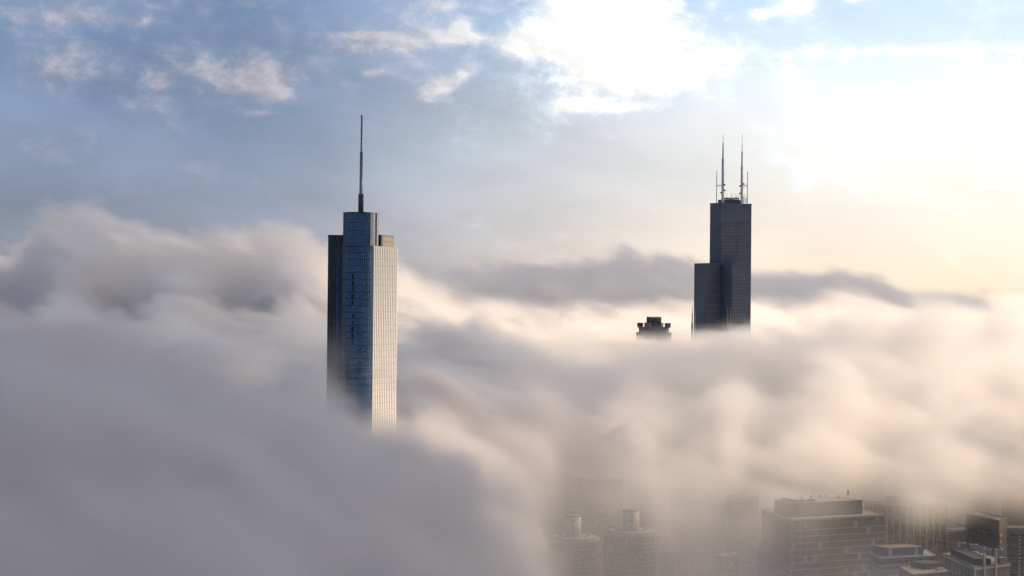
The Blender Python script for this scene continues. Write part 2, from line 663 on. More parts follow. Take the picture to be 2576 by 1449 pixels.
for i, j, top in ((0, 0, zT), (-1, 0, zT - 0.02), (1, 0, zM), (0, 1, zM - 0.02), (0, -1, zM - 0.04), (1, 1, z50 - 0.02), (-1, -1, z50), (1, -1, z66), (-1, 1, z66 - 0.02)):
    t_ = part("tube_shaft", lambda bm, i=i, j=j, top=top: prism(bm, tube_poly(i, j, -0.02 if (i + j) % 2 else 0.0), 0, top), M_BLACK, black)
    lowest = {(0, 0): zM + 1, (-1, 0): zM - 92, (1, 0): 120, (0, 1): 120}.get((i, j))
    if lowest is None:
        continue
    blank = [(0, 17), (61, 70), (73, 74)] if top > zM + 5 else [(0, 9), (102, 112)]
    tube_windows("window_band", M_BRONZE, t_, i, j, top, lowest, 'N', blank)
    if i == 1 or (i, j) == (0, 0) or j == 1:
        tube_windows("window_band", M_BRONZE_SHADE, t_, i, j, top, lowest, 'E', blank)
part("roof_rim", lambda bm: [prism(bm, tube_poly(i, 0, 0.35), zT - 0.5, zT + 0.9 + 0.01 * i) for i in (0, -1)], M_BLACK, black)
part("roof_rim", lambda bm: prism(bm, tube_poly(1, 0, 0.35), zM - 0.5, zM + 0.9), M_BLACK, black)
rc = C0 - ES * (TUBE / 2)
zP = at(1843, 500, DW).z
part("plant_room", lambda bm: obox(bm, rc + ES * 1.0, ES, 27.0, 13.0, zT, zP), M_BLACK, black)
zR = at(1843, 496, DW).z


def roof_ring(bm):
    n = 28
    for k in range(n):
        a, b = 2 * math.pi * k / n, 2 * math.pi * (k + 1) / n
        P = lambda t, z: (rc.x + 10.0 * math.cos(t), rc.y + 10.0 * math.sin(t), z)
        bar(bm, P(a, zR), P(b, zR), 0.9)
        bar(bm, P(a, zR - 1.9), P(b, zR - 1.9), 0.4)
        if k % 2 == 0:
            bar(bm, P(a, zP - 0.2), P(a, zR + 0.2), 0.35)


part("roof_railing", roof_ring, M_BLACK, black)
rr = random.Random(8)
for k in range(9):
    t = rr.uniform(0, 6.28)
    q = rc + Vector((math.cos(t) * 9.0, math.sin(t) * 9.0))
    h = rr.uniform(3.5, 8.0)
    part("whip_antenna", lambda bm: bar(bm, (q.x, q.y, zR - 2), (q.x, q.y, zR + h), 0.28), M_THIN, black)


def mast(px, ys, radii, thin_px, thin_y, arm_y, dishes):
    c = V2(at(px, 505, DW + 8))
    zz = [at(px, y, DW + 8).z for y in ys]
    prof = [(radii[0], zT - 0.5)]
    for k in range(len(zz)):
        prof.append((radii[k] * (0.86 if k else 0.92), zz[k]))
        if k + 1 < len(radii):
            prof.append((radii[k + 1], zz[k] + 0.05))
    a = part("antenna_mast", lambda bm: lathe(bm, c, prof, 14), M_MAST, black, True)
    for r, z in zip(radii[1:], zz):
        part("mast_collar", lambda bm: lathe(bm, c, [(r * 1.3, z - 0.7), (r * 1.3, z + 0.2)], 14), M_MAST, a)
    q = V2(at(thin_px, 505, DW + 8))
    zt, za = at(thin_px, thin_y, DW + 8).z, at(thin_px, arm_y, DW + 8).z
    b = part("thin_mast", lambda bm: [lathe(bm, q, [(0.5, zT - 0.5), (0.45, za), (0.32, zt - 5), (0.32, zt)], 8)] + [obox(bm, q, (1, 0), 0.9, 0.9, z, z + 1.1) for z in np.arange(za + 6, zt, 3.3)], M_THIN, black)
    part("mast_arm", lambda bm: [bar(bm, (c.x, c.y, za), (q.x, q.y, za), 0.7), bar(bm, (c.x, c.y, za - 3.0), (q.x, q.y, za - 0.6), 0.3)], M_THIN, b)
    for k, (dx_, dy_) in enumerate(dishes):
        d = at(px + dx_, dy_, DW + 5)
        part("antenna_dish", lambda bm: [lathe(bm, (d.x, d.y), [(0.4, d.z - 1.1), (1.2, d.z - 0.4), (1.2, d.z + 0.5), (0.5, d.z + 1.2)], 10), bar(bm, (c.x, c.y, d.z), (d.x, d.y, d.z), 0.5)], M_THIN, a)


mast(1818, (399, 377, 358, 338), (1.75, 1.15, 0.85, 0.28), 1802.6, 430, 466, ((4.5, 465), (5.5, 479), (-4, 485)))
mast(1866, (418, 381, 362, 336), (1.65, 1.1, 0.5, 0.26), 1880, 432, 467, ((-4, 468), (5, 463), (-4.5, 487)))
part("roof_equipment", lambda bm: [bar(bm, at(x, 511, DW + 8), at(x, y, DW + 8), 0.5) for x, y in ((1870, 494), (1874, 488), (1877, 497))] + [bar(bm, at(1868, 502, DW + 8), at(1879, 502, DW + 8), 0.4), bar(bm, at(1868, 507, DW + 8), at(1879, 506, DW + 8), 0.4)], M_THIN, black)

# ------------------------------------------------------------------ stone tower with a round crown
DS = 2480.0
kS = 4800.0 / DS
cS = V2(at(1645, 810, DS + 12))
stone = thing("stone_tower", "stone skyscraper with a round drum crown and corner turrets, half sunk in cloud", "skyscraper", (cS.x, cS.y, 0))
zs = lambda y: at(1645, y, DS).z
UR = Vector((0.94, 0.34))
UF = Vector((-UR.y, UR.x))


def octo(w, ch):
    h = w / 2
    return [cS + UR * a + UF * b for a, b in ((-h + ch, -h), (h - ch, -h), (h, -h + ch), (h, h - ch), (h - ch, h), (-h + ch, h), (-h, h - ch), (-h, -h + ch))]


part("main_shaft", lambda bm: prism(bm, octo(40, 9), 0, zs(838)), M_STONE, stone)
part("upper_shaft", lambda bm: prism(bm, octo(35.5, 9), zs(838), zs(824)), M_STONE, stone)
part("ledge", lambda bm: [prism(bm, octo(40.8, 9.2), zs(838) - 0.4, zs(838) + 0.9), prism(bm, octo(36.4, 9.2), zs(824) - 0.4, zs(824) + 0.8)], M_STONE_D, stone)
part("shaft_rib", lambda bm: on_edges(ccw(octo(40, 9)), range(8), 3.2, lambda p, d, n: obox(bm, p + n * 0.2, d, 0.8, 0.6, 120, zs(838) - 1), 1.2), M_PALE, stone)
part("crown_base", lambda bm: prism(bm, octo(22.5, 6), zs(824), zs(812)), M_STONE_D, stone)
drum = part("crown_drum", lambda bm: lathe(bm, cS, [(9.3, zs(812)), (9.3, zs(799))], 36), mat("crown_glass", (0.085, 0.11, 0.13), 0.35, 0, 0.6), stone, True)
part("drum_rib", lambda bm: [obox(bm, cS + Vector((math.cos(t), math.sin(t))) * 9.4, (math.cos(t), math.sin(t)), 0.6, 0.45, zs(812), zs(797.5)) for t in np.linspace(0, 2 * math.pi, 29)[:-1]], M_STONE, drum)
part("drum_rim", lambda bm: [lathe(bm, cS, [(9.75, zs(799) - 0.3), (9.75, zs(799) + 0.3)], 36), lathe(bm, cS, [(9.7, zs(797.5)), (9.7, zs(797.5) + 0.35)], 36)], M_STONE_D, drum)
for a in (-1, 1):
    for b in (-1, 1):
        q = cS + UR * (a * 13.6) + UF * (b * 13.6)
        tt = part("turret", lambda bm: lathe(bm, q, [(3.9, zs(824)), (3.9, zs(813.5)), (4.3, zs(813.5) + 0.02), (4.3, zs(812.5))], 16), M_STONE_D, stone, True)

# ------------------------------------------------------------------ pale tower with four thin spires
DF = 2160.0
spired = thing("spired_tower", "pale skyscraper drowned in cloud with only its thin twin spires showing before the black tower", "skyscraper", tuple(V2(at(1789, 850, DF))) + (0,))
fa, fb = at(1741, 850, DF), at(1835, 850, DF)
zf = lambda y: at(1789, y, DF).z
fw = fb.x - fa.x
part("main_shaft", lambda bm: prism(bm, [(fa.x - 5, DF - 2), (fb.x + 5, DF - 2), (fb.x + 5, DF + fw), (fa.x - 5, DF + fw)], 0, zf(905)), M_STONE, spired)
part("upper_shaft", lambda bm: prism(bm, [(fa.x - 1.5, DF), (fb.x + 1.5, DF), (fb.x + 1.5, DF + fw - 4), (fa.x - 1.5, DF + fw - 4)], zf(905), zf(899)), M_STONE, spired)
part("shaft_rib", lambda bm: [obox(bm, (x, DF - 2.3), (1, 0), 1.0, 0.6, 120, zf(905)) for x in np.linspace(fa.x - 4, fb.x + 4, 14)], M_PALE, spired)
for px, dd in ((1741, 0), (1747.5, 26), (1830, 0), (1837, 26)):
    q = V2(at(px, 850, DF + 3 + dd))
    part("thin_spire", lambda bm: lathe(bm, q, [(1.2, zf(901)), (1.1, zf(815)), (0.75, zf(814)), (0.65, zf(790)), (0.42, zf(789)), (0.25, zf(772))], 8), M_PALE, spired, True)

# ------------------------------------------------------------------ twin round towers with scalloped balconies


def round_tower(px, py, depth, rad, label, core_top, core_px):
    c3 = at(px, py, depth)
    c = V2(c3)
    zr = c3.z
    t = thing("round_tower", label, "apartment tower", (c.x, c.y, 0), "twin round towers with scalloped balconies")
    part("glazed_shaft", lambda bm: lathe(bm, c, [(rad - 3.4, 0), (rad - 3.4, zr - 2.6)], 48), M_DARKG, t)

    def petal(e, z0, z1):
        def f(bm):
            n = 160
            pts = []
            for k in range(n):
                a = 2 * math.pi * k / n
                pts.append(c + Vector((math.cos(a), math.sin(a))) * (rad - 2.3 + 2.3 * abs(math.sin(8 * a)) ** 0.55 + e))
            va = [[bm.verts.new((p.x, p.y, z)) for p in pts] for z in (z0, z1)]
            inner = [[bm.verts.new((c.x + (rad - 3.6) * math.cos(2 * math.pi * k / n), c.y + (rad - 3.6) * math.sin(2 * math.pi * k / n), z)) for k in range(n)] for z in (z0, z1)]
            for k in range(n):
                j = (k + 1) % n
                bm.faces.new((va[0][k], va[0][j], va[1][j], va[1][k]))
                bm.faces.new((va[1][k], va[1][j], inner[1][j], inner[1][k]))
                bm.faces.new((va[0][j], va[0][k], inner[0][k], inner[0][j]))
        return f

    z = zr - 3.4
    k = 0
    while z > 100:
        b = part("balcony", petal(0.0, z - 0.55, z), M_CONC, t)
        part("railing", petal_rail(c, rad, z), M_DIM, b)
        z -= 2.62
        k += 1
    part("shaft_base", lambda bm: lathe(bm, c, [(rad - 1.2, 0), (rad - 1.2, 60)], 48), M_CONC, t)
    part("roof_deck", lambda bm: lathe(bm, c, [(rad - 1.2, zr - 2.7), (rad - 1.2, zr - 0.9), (rad - 2.6, zr - 0.88), (rad - 2.6, zr)], 64), M_ROOF, t)
    part("roof_railing", lambda bm: [bar(bm, (c.x + (rad - 1.4) * math.cos(a), c.y + (rad - 1.4) * math.sin(a), zr - 0.9), (c.x + (rad - 1.4) * math.cos(a), c.y + (rad - 1.4) * math.sin(a), zr + 0.3), 0.15) for a in np.linspace(0, 6.283, 49)[:-1]], M_DIM, t)
    cc = V2(at(core_px, py, depth))
    zt = at(core_px, core_top, depth).z
    core = part("lift_core", lambda bm: lathe(bm, cc, [(5.1, zr - 1), (5.1, zt)], 40), M_CREAM, t, True)
    part("core_rim", lambda bm: lathe(bm, cc, [(5.3, zt - 0.1), (5.3, zt + 0.5)], 40), M_CONC, core)
    for z in np.arange(zr + 1.5, zt - 2, 3.6):
        part("core_window", lambda bm: obox(bm, cc + Vector((0.3, -5.05)), (1, 0), 1.0, 0.3, z, z + 1.6), M_DARKG, core)
    part("roof_equipment", lambda bm: [obox(bm, c + Vector((a, b)), (1, 0.2), w, w * 0.7, zr, zr + h) for a, b, w, h in ((-9, 2, 2.4, 1.6), (-8, -4, 1.4, 1.1), (8, 3, 2.0, 1.3), (6.5, -5, 1.3, 0.9), (-4, 9, 3, 1.8))], M_WHITE, t)
    return t


def petal_rail(c, rad, z):
    def f(bm):
        n = 96
        P = [c + Vector((math.cos(2 * math.pi * k / n), math.sin(2 * math.pi * k / n))) * (rad - 2.4 + 2.3 * abs(math.sin(8 * 2 * math.pi * k / n)) ** 0.55) for k in range(n)]
        for k in range(n):
            j = (k + 1) % n
            bar(bm, (P[k].x, P[k].y, z + 0.95), (P[j].x, P[j].y, z + 0.95), 0.10)
    return f


round_tower(1446, 1349, 1160, 16.7, "round apartment tower with petal balconies, lower in the picture of the twin towers", 1298, 1440)
round_tower(1590, 1334, 1135, 17.2, "round apartment tower with petal balconies, nearer the grid facade and with its roof slightly higher", 1284, 1586)

# ------------------------------------------------------------------ rectangular blocks under the fog


def footprint(A, depth, B, C):
    a3 = at(A[0], A[1], depth)
    z = a3.z
    a, b, c = V2(a3), V2(at_z(B[0], B[1], z)), V2(at_z(C[0], C[1], z))
    return ccw([a, b, b + c - a, c]), z, a, b, c


def center(poly):
    return sum(poly, Vector((0, 0))) / len(poly)


def block(name, label, A, depth, B, C, wall_m, cat="office building"):
    poly, z, a, b, c = footprint(A, depth, B, C)
    m = center(poly)
    t = thing(name, label, cat, (m.x, m.y, 0))
    part("wall", lambda bm: prism(bm, poly, 0, z), wall_m, t)
    return t, poly, z, a, b, c


def parapet(t, poly, z, m=None, h=1.0, w=0.35, e=0.16):
    m = m or M_PALE

    def f(bm):
        out = grow(poly, e)
        inn = grow(poly, -w)
        n = len(out)
        for i in range(n):
            j = (i + 1) % n
            prism(bm, [out[i], out[j], inn[j], inn[i]], z - 0.6, z + h)
    part("parapet", f, m, t)
    part("roof", lambda bm: prism(bm, grow(poly, -w - 0.02), z + 0.02, z + 0.25), M_ROOF, t)


def grid(t, poly, z, fpitch, hpitch, mw, hh, m, e=0.22, bottom=70, hname="spandrel", vname="mullion", hmat=None):
    part(vname, lambda bm: on_edges(poly, range(len(poly)), fpitch, lambda p, d, n: obox(bm, p + n * (e / 2), d, mw, e, bottom, z - 0.6), mw / 2), m, t)

    def f(bm):
        zz = z - 0.6
        while zz > bottom:
            prism(bm, grow(poly, e - 0.05), zz - hh, zz)
            zz -= hpitch
    part(hname, f, hmat or m, t)


def local(a, b, c):
    """Unit vectors along the right-hand wall and the left-hand wall from the near corner."""
    return (b - a).normalized(), (c - a).normalized()


# brown glass block with white bands
t, poly, z, a, b, c = block("banded_building", "wide brown glass office block ringed by thin white floor bands", (1992, 1309), 1150, (2224, 1297), (1918, 1283), M_DARKG2)
u, w = local(a, b, c)


def bands(bm):
    zz = z
    k = 0
    while zz > 70:
        prism(bm, grow(poly, 0.30), zz - 0.50, zz)
        zz -= 6.0 if k == 0 else 3.95
        k += 1


part("white_band", bands, M_BAND, t)
part("corner_pilaster", lambda bm: [obox(bm, p + d_ * s_, d_, 0.45, 0.5, 70, z - 0.05) for p, d_, s_ in ((a, u, 0.3), (a, u, 6.2), (b, u, -4.6), (c, w, -0.2), (a, w, 1.0))], M_BAND, t)
part("mullion", lambda bm: on_edges(poly, range(4), 2.9, lambda p, d, n: obox(bm, p + n * 0.06, d, 0.16, 0.12, 70, z - 0.5)), mat("brown_mullion", (0.10, 0.095, 0.085), 0.5), t)
parapet(t, poly, z, M_BAND, 0.7)
LU, LW = (b - a).length, (c - a).length
pc = a + u * (LU * 0.42) + w * (LW * 0.40)
zp = at(2090, 1266, 1165).z
pent = part("penthouse", lambda bm: obox(bm, pc, u, LU * 0.70, LW * 0.42, z + 0.2, zp), M_PALE, t)
pe = pc + u * (LU * 0.35)
part("sun_tinted_end_wall", lambda bm: obox(bm, pe + u * 0.08, u, 0.16, LW * 0.42 - 0.3, z + 0.2, zp + 0.02), M_CREAM, pent)  # paler slab puts the sunlight on this end into colour
part("penthouse_screen", lambda bm: obox(bm, pc - u * (LU * 0.22), u, LU * 0.20, LW * 0.28, zp + 0.01, zp + 1.5), M_DARKG, pent)
rr = random.Random(5)
for k in range(6):
    q = pc + u * (LU * (-0.2 + 0.1 * k)) - w * rr.uniform(-3, 5)
    h = rr.uniform(1.6, 3.4) if k != 5 else 5.5
    part("roof_mast", lambda bm: [bar(bm, (q.x, q.y, zp - 0.1), (q.x, q.y, zp + h), 0.35), obox(bm, q, u, 1.0, 0.5, zp + h * 0.55, zp + h)], M_WHITE, pent)

# dark block with white mullions
t, poly, z, a, b, c = block("ribbed_building", "dark office slab with widely spaced white vertical ribs beside the banded block", (2230, 1271), 1350, (2381, 1268), (2176, 1263), M_DARKG)
u, w = local(a, b, c)
LU, LW = (b - a).length, (c - a).length
part("white_rib", lambda bm: [obox(bm, a + u * (LU * k / 9) - w * 0.3, u, 0.75, 0.9, 60, z + 0.4) for k in range(10)] + [obox(bm, a + w * (LW * k / 5) - u * 0.3, u, 0.9, 0.6, 60, z + 0.4) for k in range(1, 6)], M_BAND, t)
part("dark_spandrel", floors(poly, 60, z - 1.5, 3.9, 1.2, 0.08), mat("charcoal_spandrel", (0.045, 0.042, 0.04), 0.5), t)
parapet(t, poly, z, M_BAND, 0.9)
part("plant_room", lambda bm: obox(bm, center(poly), u, LU * 0.6, LW * 0.4, z + 0.2, z + 5), M_PALE, t)

# teal banded block
t, poly, z, a, b, c = block("teal_building", "low office block with teal glass bands beside the wide banded block", (2212, 1407), 1060, (2354, 1399), (2190, 1392), M_DARKG)
u, w = local(a, b, c)
LU, LW = (b - a).length, (c - a).length
part("teal_band", floors(poly, 70, z, 3.1, 1.25, 0.16), M_TEAL, t)
part("mullion", lambda bm: on_edges(poly, range(4), 1.6, lambda p, d, n: obox(bm, p + n * 0.09, d, 0.12, 0.24, 70, z - 0.1)), mat("teal_mullion", (0.05, 0.09, 0.09), 0.5), t)
parapet(t, poly, z, M_TEAL, 0.5)
pc = a + u * (LU * 0.42) + w * (LW * 0.5)
pent = part("penthouse", lambda bm: obox(bm, pc, u, LU * 0.62, LW * 0.55, z + 0.2, z + 4.8), M_STONE_D, t)
part("penthouse_roof", lambda bm: obox(bm, pc, u, LU * 0.60, LW * 0.53, z + 4.8, z + 5.0), M_BROWN, pent)
pf = a + u * (LU * 0.45) + w * (LW * 0.2)


def frame(bm):
    for q, l in ((-0.23, 2.4), (0.23, 2.4)):
        obox(bm, pf + u * (LU * q), u, l, 0.8, z + 0.2, z + 5.6)
    obox(bm, pf, u, LU * 0.46 - 2.45, 0.8, z + 4.9, z + 5.58)
    obox(bm, pf, u, LU * 0.46 - 2.45, 0.8, z + 0.2, z + 0.75)


part("screen_frame", frame, M_WHITE, pent, label="pale frame around the roof screen")
part("screen_panel", lambda bm: obox(bm, pf + w * 0.15, u, LU * 0.46 - 2.45, 0.3, z + 0.75, z + 4.9), mat("grey_screen", (0.20, 0.20, 0.22), 0.7), pent)

# brown pyramid roof
q3 = at(2364, 1405, 1300)
t = thing("pyramid_roof_tower", "brown building with a stepped pyramid roof and small stone lantern", "tower", (q3.x, q3.y, 0))
q = V2(q3)
zq = lambda y: at(2364, y, 1300).z


def pyr(bm):
    n = 12
    for k in range(n):
        f = k / n
        s_ = 16.0 * (1 - f) ** 0.85 + 4.4
        obox(bm, q, (0.94, 0.34), s_, s_, zq(1412) + (zq(1371) - zq(1412)) * f, zq(1412) + (zq(1371) - zq(1412)) * (f + 1 / n) - 0.01)


part("pyramid_roof", pyr, M_BROWN, t)
part("shaft", lambda bm: obox(bm, q, (0.94, 0.34), 21, 21, 0, zq(1412) - 0.01), M_BROWN, t)
lan = part("lantern", lambda bm: lathe(bm, q, [(2.2, zq(1371)), (2.2, zq(1358)), (2.5, zq(1358) + 0.1), (2.5, zq(1357)), (1.5, zq(1356)), (1.2, zq(1350)), (0.2, zq(1347))], 8), M_STONE, t)
part("lantern_opening", lambda bm: [obox(bm, q + Vector((s_, -2.0)), (1, 0), 0.6, 0.5, zq(1369), zq(1360)) for s_ in (-0.9, 0.9)], M_DARKG, lan)

# pale grid block
t, poly, z, a, b, c = block("grid_building", "pale concrete office tower with a tall grid of narrow dark windows", (2511, 1311), 1230, (2532, 1304), (2436, 1295), M_DARKG)
u, w = local(a, b, c)
LU, LW = (b - a).length, (c - a).length
part("pale_frame", lambda bm: [obox(bm, a + w * (LW * (k / 12)) - u * 0.25, u, 0.7, 0.75 if 0 < k < 12 else 1.9, 60, z) for k in range(13)], M_PALE, t)
part("attic_wall", lambda bm: prism(bm, grow(poly, 0.45), z - 6.5, z), M_PALE, t)
part("floor_beam", lambda bm: [prism(bm, grow(poly, 0.30), zz - 0.7, zz) for zz in np.arange(z - 14, 60, -7.4)], M_PALE, t)
part("window_spandrel", floors(poly, 60, z - 8.2, 3.7, 0.9, 0.12), M_STONE, t)
part("side_wall", lambda bm: obox(bm, a + u * (LU * 0.55) - w * 0.3, u, LU * 0.86, 0.6, 60, z - 6.6), M_STONE_D, t)
for k in range(9):
    zz = z - 10.0 - k * 4.3
    part("balcony", lambda bm: [obox(bm, a + u * 3.4 - w * 1.1, u, 5.2, 1.5, zz, zz + 1.1), obox(bm, a + u * 3.4 - w * 0.7, u, 1.2, 0.8, zz + 1.1, zz + 2.6)], M_ORANGE, t)
parapet(t, poly, z, M_PALE, 0.8, e=0.55)

# dark slab with a lit roof corner
t, poly, z, a, b, c = block("dark_slab", "plain dark slab building with a pale lit roof corner behind the pyramid roof", (2386, 1341), 1290, (2432, 1335), (2380, 1331), mat("dark_brick", (0.07, 0.072, 0.072), 0.8, 0, 0.3, 0.2, 0.3, True))
u, w = local(a, b, c)
parapet(t, poly, z, M_STONE_D, 0.8)
part("roof_box", lambda bm: obox(bm, a + u * 3.5 + w * 3.5, u, 6.0, 4.0, z + 0.2, z + 2.4), M_WHITE, t)  # white box stands in for the sunlit roof corner
part("window_row", lambda bm: [obox(bm, (a + b) / 2 - w * 0.02, u, (b - a).length * 0.9, 0.10, zz - 1.5, zz) for zz in np.arange(z - 3, 60, -3.8)], M_DARKG, t)
t, poly, z, a, b, c = block("stepped_slab", "dark building with a ribbed attic between the plain slab and the pale grid tower", (2420, 1322), 1330, (2450, 1320), (2410, 1316), M_STONE_D)
u, w = local(a, b, c)
part("attic_rib", lambda bm: [obox(bm, a + u * (k * 1.1) - w * 0.2, u, 0.5, 0.5, z - 4, z + 1.0) for k in range(9)], M_STONE, t)
part("floor_band", floors(poly, 60, z - 5, 3.9, 0.7, 0.15), M_STONE, t)
parapet(t, poly, z, M_STONE, 0.8)

# pale block with cooling units on its roof
t, poly, z, a, b, c = block("cooling_roof_building", "pale stone block with dark roof screens and white cooling units on top", (2450, 1429), 900, (2540, 1419), (2373, 1394), M_PALE)
u, w = local(a, b, c)
LU, LW = (b - a).length, (c - a).length
for k in range(7):
    q = a + w * (LW * (0.10 + 0.13 * k))
    part("window", lambda bm: [obox(bm, q - u * 0.03, u, 0.10, 1.9, zz - 3.4, zz) for zz in np.arange(z - 3.2, 100, -5.0)], M_DARKG, t)
for k in range(5):
    q = a + u * (LU * (0.14 + 0.18 * k))
    part("window", lambda bm: [obox(bm, q - w * 0.03, u, 1.7, 0.10, zz - 2.6, zz) for zz in np.arange(z - 5.0, 100, -4.6)], M_DARKG, t)
part("pilaster", lambda bm: [obox(bm, a + u * s_ - w * 0.35, u, 0.9, 0.7, 90, z + h) for s_, h in ((0.5, 0.2), (LU * 0.28, 6.4), (LU * 0.60, 6.0))], M_CREAM, t)
part("cornice", lambda bm: prism(bm, grow(poly, 0.4), z - 0.9, z), M_CREAM, t)
parapet(t, poly, z, M_PALE, 0.6, e=0.2)
part("roof_screen", lambda bm: [obox(bm, a + u * (LU * 0.30) + w * (LW * 0.45), w, LW * 0.78, LU * 0.30, z + 0.2, z + 3.4)], M_ROOF_D, t)
part("service_block", lambda bm: obox(bm, a + u * (LU * 0.80) + w * 1.6, u, LU * 0.2, 3.0, z + 0.2, z + 3.4), M_PALE, t)
for k, (f, g, s_) in enumerate(((0.80, 0.36, 4.6), (0.62, 0.55, 4.6), (0.42, 0.62, 3.0), (0.26, 0.62, 4.6), (0.16, 0.85, 4.6))):
    q = a + w * (LW * f) + u * (LU * g)
    cu = part("cooling_unit", lambda bm: obox(bm, q, w, s_, 3.2, z + 3.3, z + 6.4), M_WHITE, t)
    part("fan_ring", lambda bm: lathe(bm, q, [(1.2, z + 6.41), (1.2, z + 6.8)], 16), M_ROOF_D, cu)

# dark banded tower at the right
t, poly, z, a, b, c = block("dark_banded_tower", "dark tower with faint floor bands and a column of small pale windows", (2519, 1331), 1330, (2640, 1332), (2512, 1322), M_DARKG)
u, w = local(a, b, c)
LU = (b - a).length
part("floor_band", floors(poly, 60, z - 0.5, 6.9, 0.7, 0.2), M_STONE, t)
part("wall_panel", floors(poly, 60, z - 1.5, 3.45, 2.0, 0.08), M_STONE_D, t)
part("pale_window", lambda bm: [obox(bm, a + u * (LU * 0.38) - w * 0.15, u, 1.6, 0.4, zz - 1.3, zz) for zz in np.arange(z - 4.5, 60, -2.45)], M_WHITE, t)
parapet(t, poly, z, M_STONE, 0.8)

# tower fading into the cloud at the right edge
t, poly, z, a, b, c = block("faint_tower", "dim tower with vertical ribs fading up into the cloud above the dark banded tower", (2536, 1232), 1500, (2680, 1236), (2522, 1228), M_STONE_D)
grid(t, poly, z, 3.0, 7.8, 0.6, 0.8, M_STONE)

# low flat roof in front
t, poly, z, a, b, c = block("flat_roof_building", "low dark building with a tan sunlit flat roof and roof huts", (2296, 1449), 880, (2392, 1440), (2262, 1427), M_STONE_D)
u, w = local(a, b, c)
LU, LW = (b - a).length, (c - a).length
part("tan_roof", lambda bm: prism(bm, grow(poly, -0.4), z + 0.02, z + 0.2), M_TAN, t)
part("roof_edge", lambda bm: [obox(bm, (a + b) / 2, u, LU, 0.5, z - 0.3, z + 0.7), obox(bm, (a + c) / 2 + w * 0.3, w, LW - 0.6, 0.5, z - 0.3, z + 0.68)], M_STONE_D, t)
part("roof_box", lambda bm: obox(bm, a + u * (LU * 0.62) + w * (LW * 0.65), u, LU * 0.46, LW * 0.35, z + 0.2, z + 3.0), M_ROOF_D, t)
part("roof_box", lambda bm: obox(bm, a + u * (LU * 0.80) + w * (LW * 0.25), u, LU * 0.18, 1.2, z + 0.2, z + 1.5), M_WHITE, t)

# grid tower behind the round towers
t, poly, z, a, b, c = block("window_grid_tower", "hazy tower with rows of small square windows rising behind the twin round towers", (1462, 1205), 1360, (1562, 1203), (1425, 1197), M_DARKG)
grid(t, poly, z, 3.1, 3.9, 1.3, 1.9, M_STONE, 0.35)
u, w = local(a, b, c)
part("sun_tinted_edge", lambda bm: obox(bm, b + u * 0.2, u, 1.2, 1.4, 60, z), M_CREAM, t)  # cream strip drawn in place of sunlight on the narrow right face

# pair of blocks to the right of the round towers
t, poly, z, a, b, c = block("column_building", "hazy office block with tall pale columns right of the twin round towers", (1735, 1262), 1430, (1842, 1258), (1690, 1254), M_DARKG)
u, w = local(a, b, c)
LU, LW = (b - a).length, (c - a).length
part("column", lambda bm: [obox(bm, a + u * (LU * k / 8) - w * 0.5, u, 1.3, 1.2, 60, z) for k in range(9)] + [obox(bm, a + w * (LW * k / 5) - u * 0.5, u, 1.2, 1.3, 60, z) for k in range(1, 6)], M_STONE, t)
part("spandrel", floors(poly, 60, z, 3.9, 1.4, 0.2), M_STONE_D, t)
parapet(t, poly, z, M_STONE, 1.0)
t, poly, z, a, b, c = block("small_window_building", "hazy concrete block with a fine window grid left of the wide banded block", (1842, 1256), 1300, (1908, 1252), (1830, 1248), M_DARKG)
grid(t, poly, z, 2.4, 3.4, 0.9, 1.5, M_STONE, 0.3)
parapet(t, poly, z, M_STONE, 1.0)
t, poly, z, a, b, c = block("pale_roof_building", "low building with a pale lit roof in the haze below the fine grid block", (1815, 1403), 1120, (1860, 1400), (1798, 1395), M_STONE_D)
parapet(t, poly, z, M_STONE, 0.8)
u, w = local(a, b, c)
part("roof_box", lambda bm: obox(bm, b - u * 3.4 + w * 3.0, u, 4.6, 3.0, z + 0.2, z + 2.0), M_CREAM, t)  # cream box stands in for the sunlit spot on this roof
part("window_row", lambda bm: [obox(bm, (a + b) / 2 - w * 0.02, u, (b - a).length * 0.9, 0.10, zz - 1.5, zz) for zz in np.arange(z - 3, 60, -3.8)], M_DARKG, t)

# building with an arched roof feature in a gap of the fog
t, poly, z, a, b, c = block("arched_roof_building", "faint building top with an arched roof piece seen through a gap in the fog", (1180, 1186), 1500, (1275, 1182), (1150, 1178), M_STONE)
u, w = local(a, b, c)
parapet(t, poly, z, M_PALE, 1.0)
part("cornice", lambda bm: [prism(bm, grow(poly, 0.9), z - 1.2, z - 0.3), prism(bm, grow(poly, 0.7), z - 5.0, z - 4.4)], M_PALE, t)


def arch(bm):
    cpt = a + u * ((b - a).length * 0.62) + w * 5.0
    n = 14
    for k in range(n):
        t0, t1 = math.pi * k / n, math.pi * (k + 1) / n
        P = lambda tt: (cpt.x + u.x * 5 * math.cos(tt), cpt.y + u.y * 5 * math.cos(tt), z + 0.3 + 4.0 * math.sin(tt))
        bar(bm, P(t0), P(t1), 1.0)
    obox(bm, cpt, u, 14.0, 1.0, z + 0.3, z + 1.4)


part("arch", arch, M_CREAM, t)
t2, poly, z, a, b, c = block("slim_tower", "slim pale tower barely visible in thick fog at the foot of the glass tower", (1008, 1305), 1130, (1028, 1303), (1003, 1300), M_STONE)
u, w = local(a, b, c)
part("rib", lambda bm: [obox(bm, a + u * ((b - a).length * k / 3) - w * 0.2, u, 0.5, 0.5, 60, z) for k in range(4)], M_PALE, t2)
part("floor_band", floors(poly, 60, z, 3.6, 0.5, 0.12), M_PALE, t2)


# ------------------------------------------------------------------ fog
RNG = np.random.default_rng(11)
TAB = RNG.random((64, 64, 64), dtype=np.float32) * 2.0 - 1.0


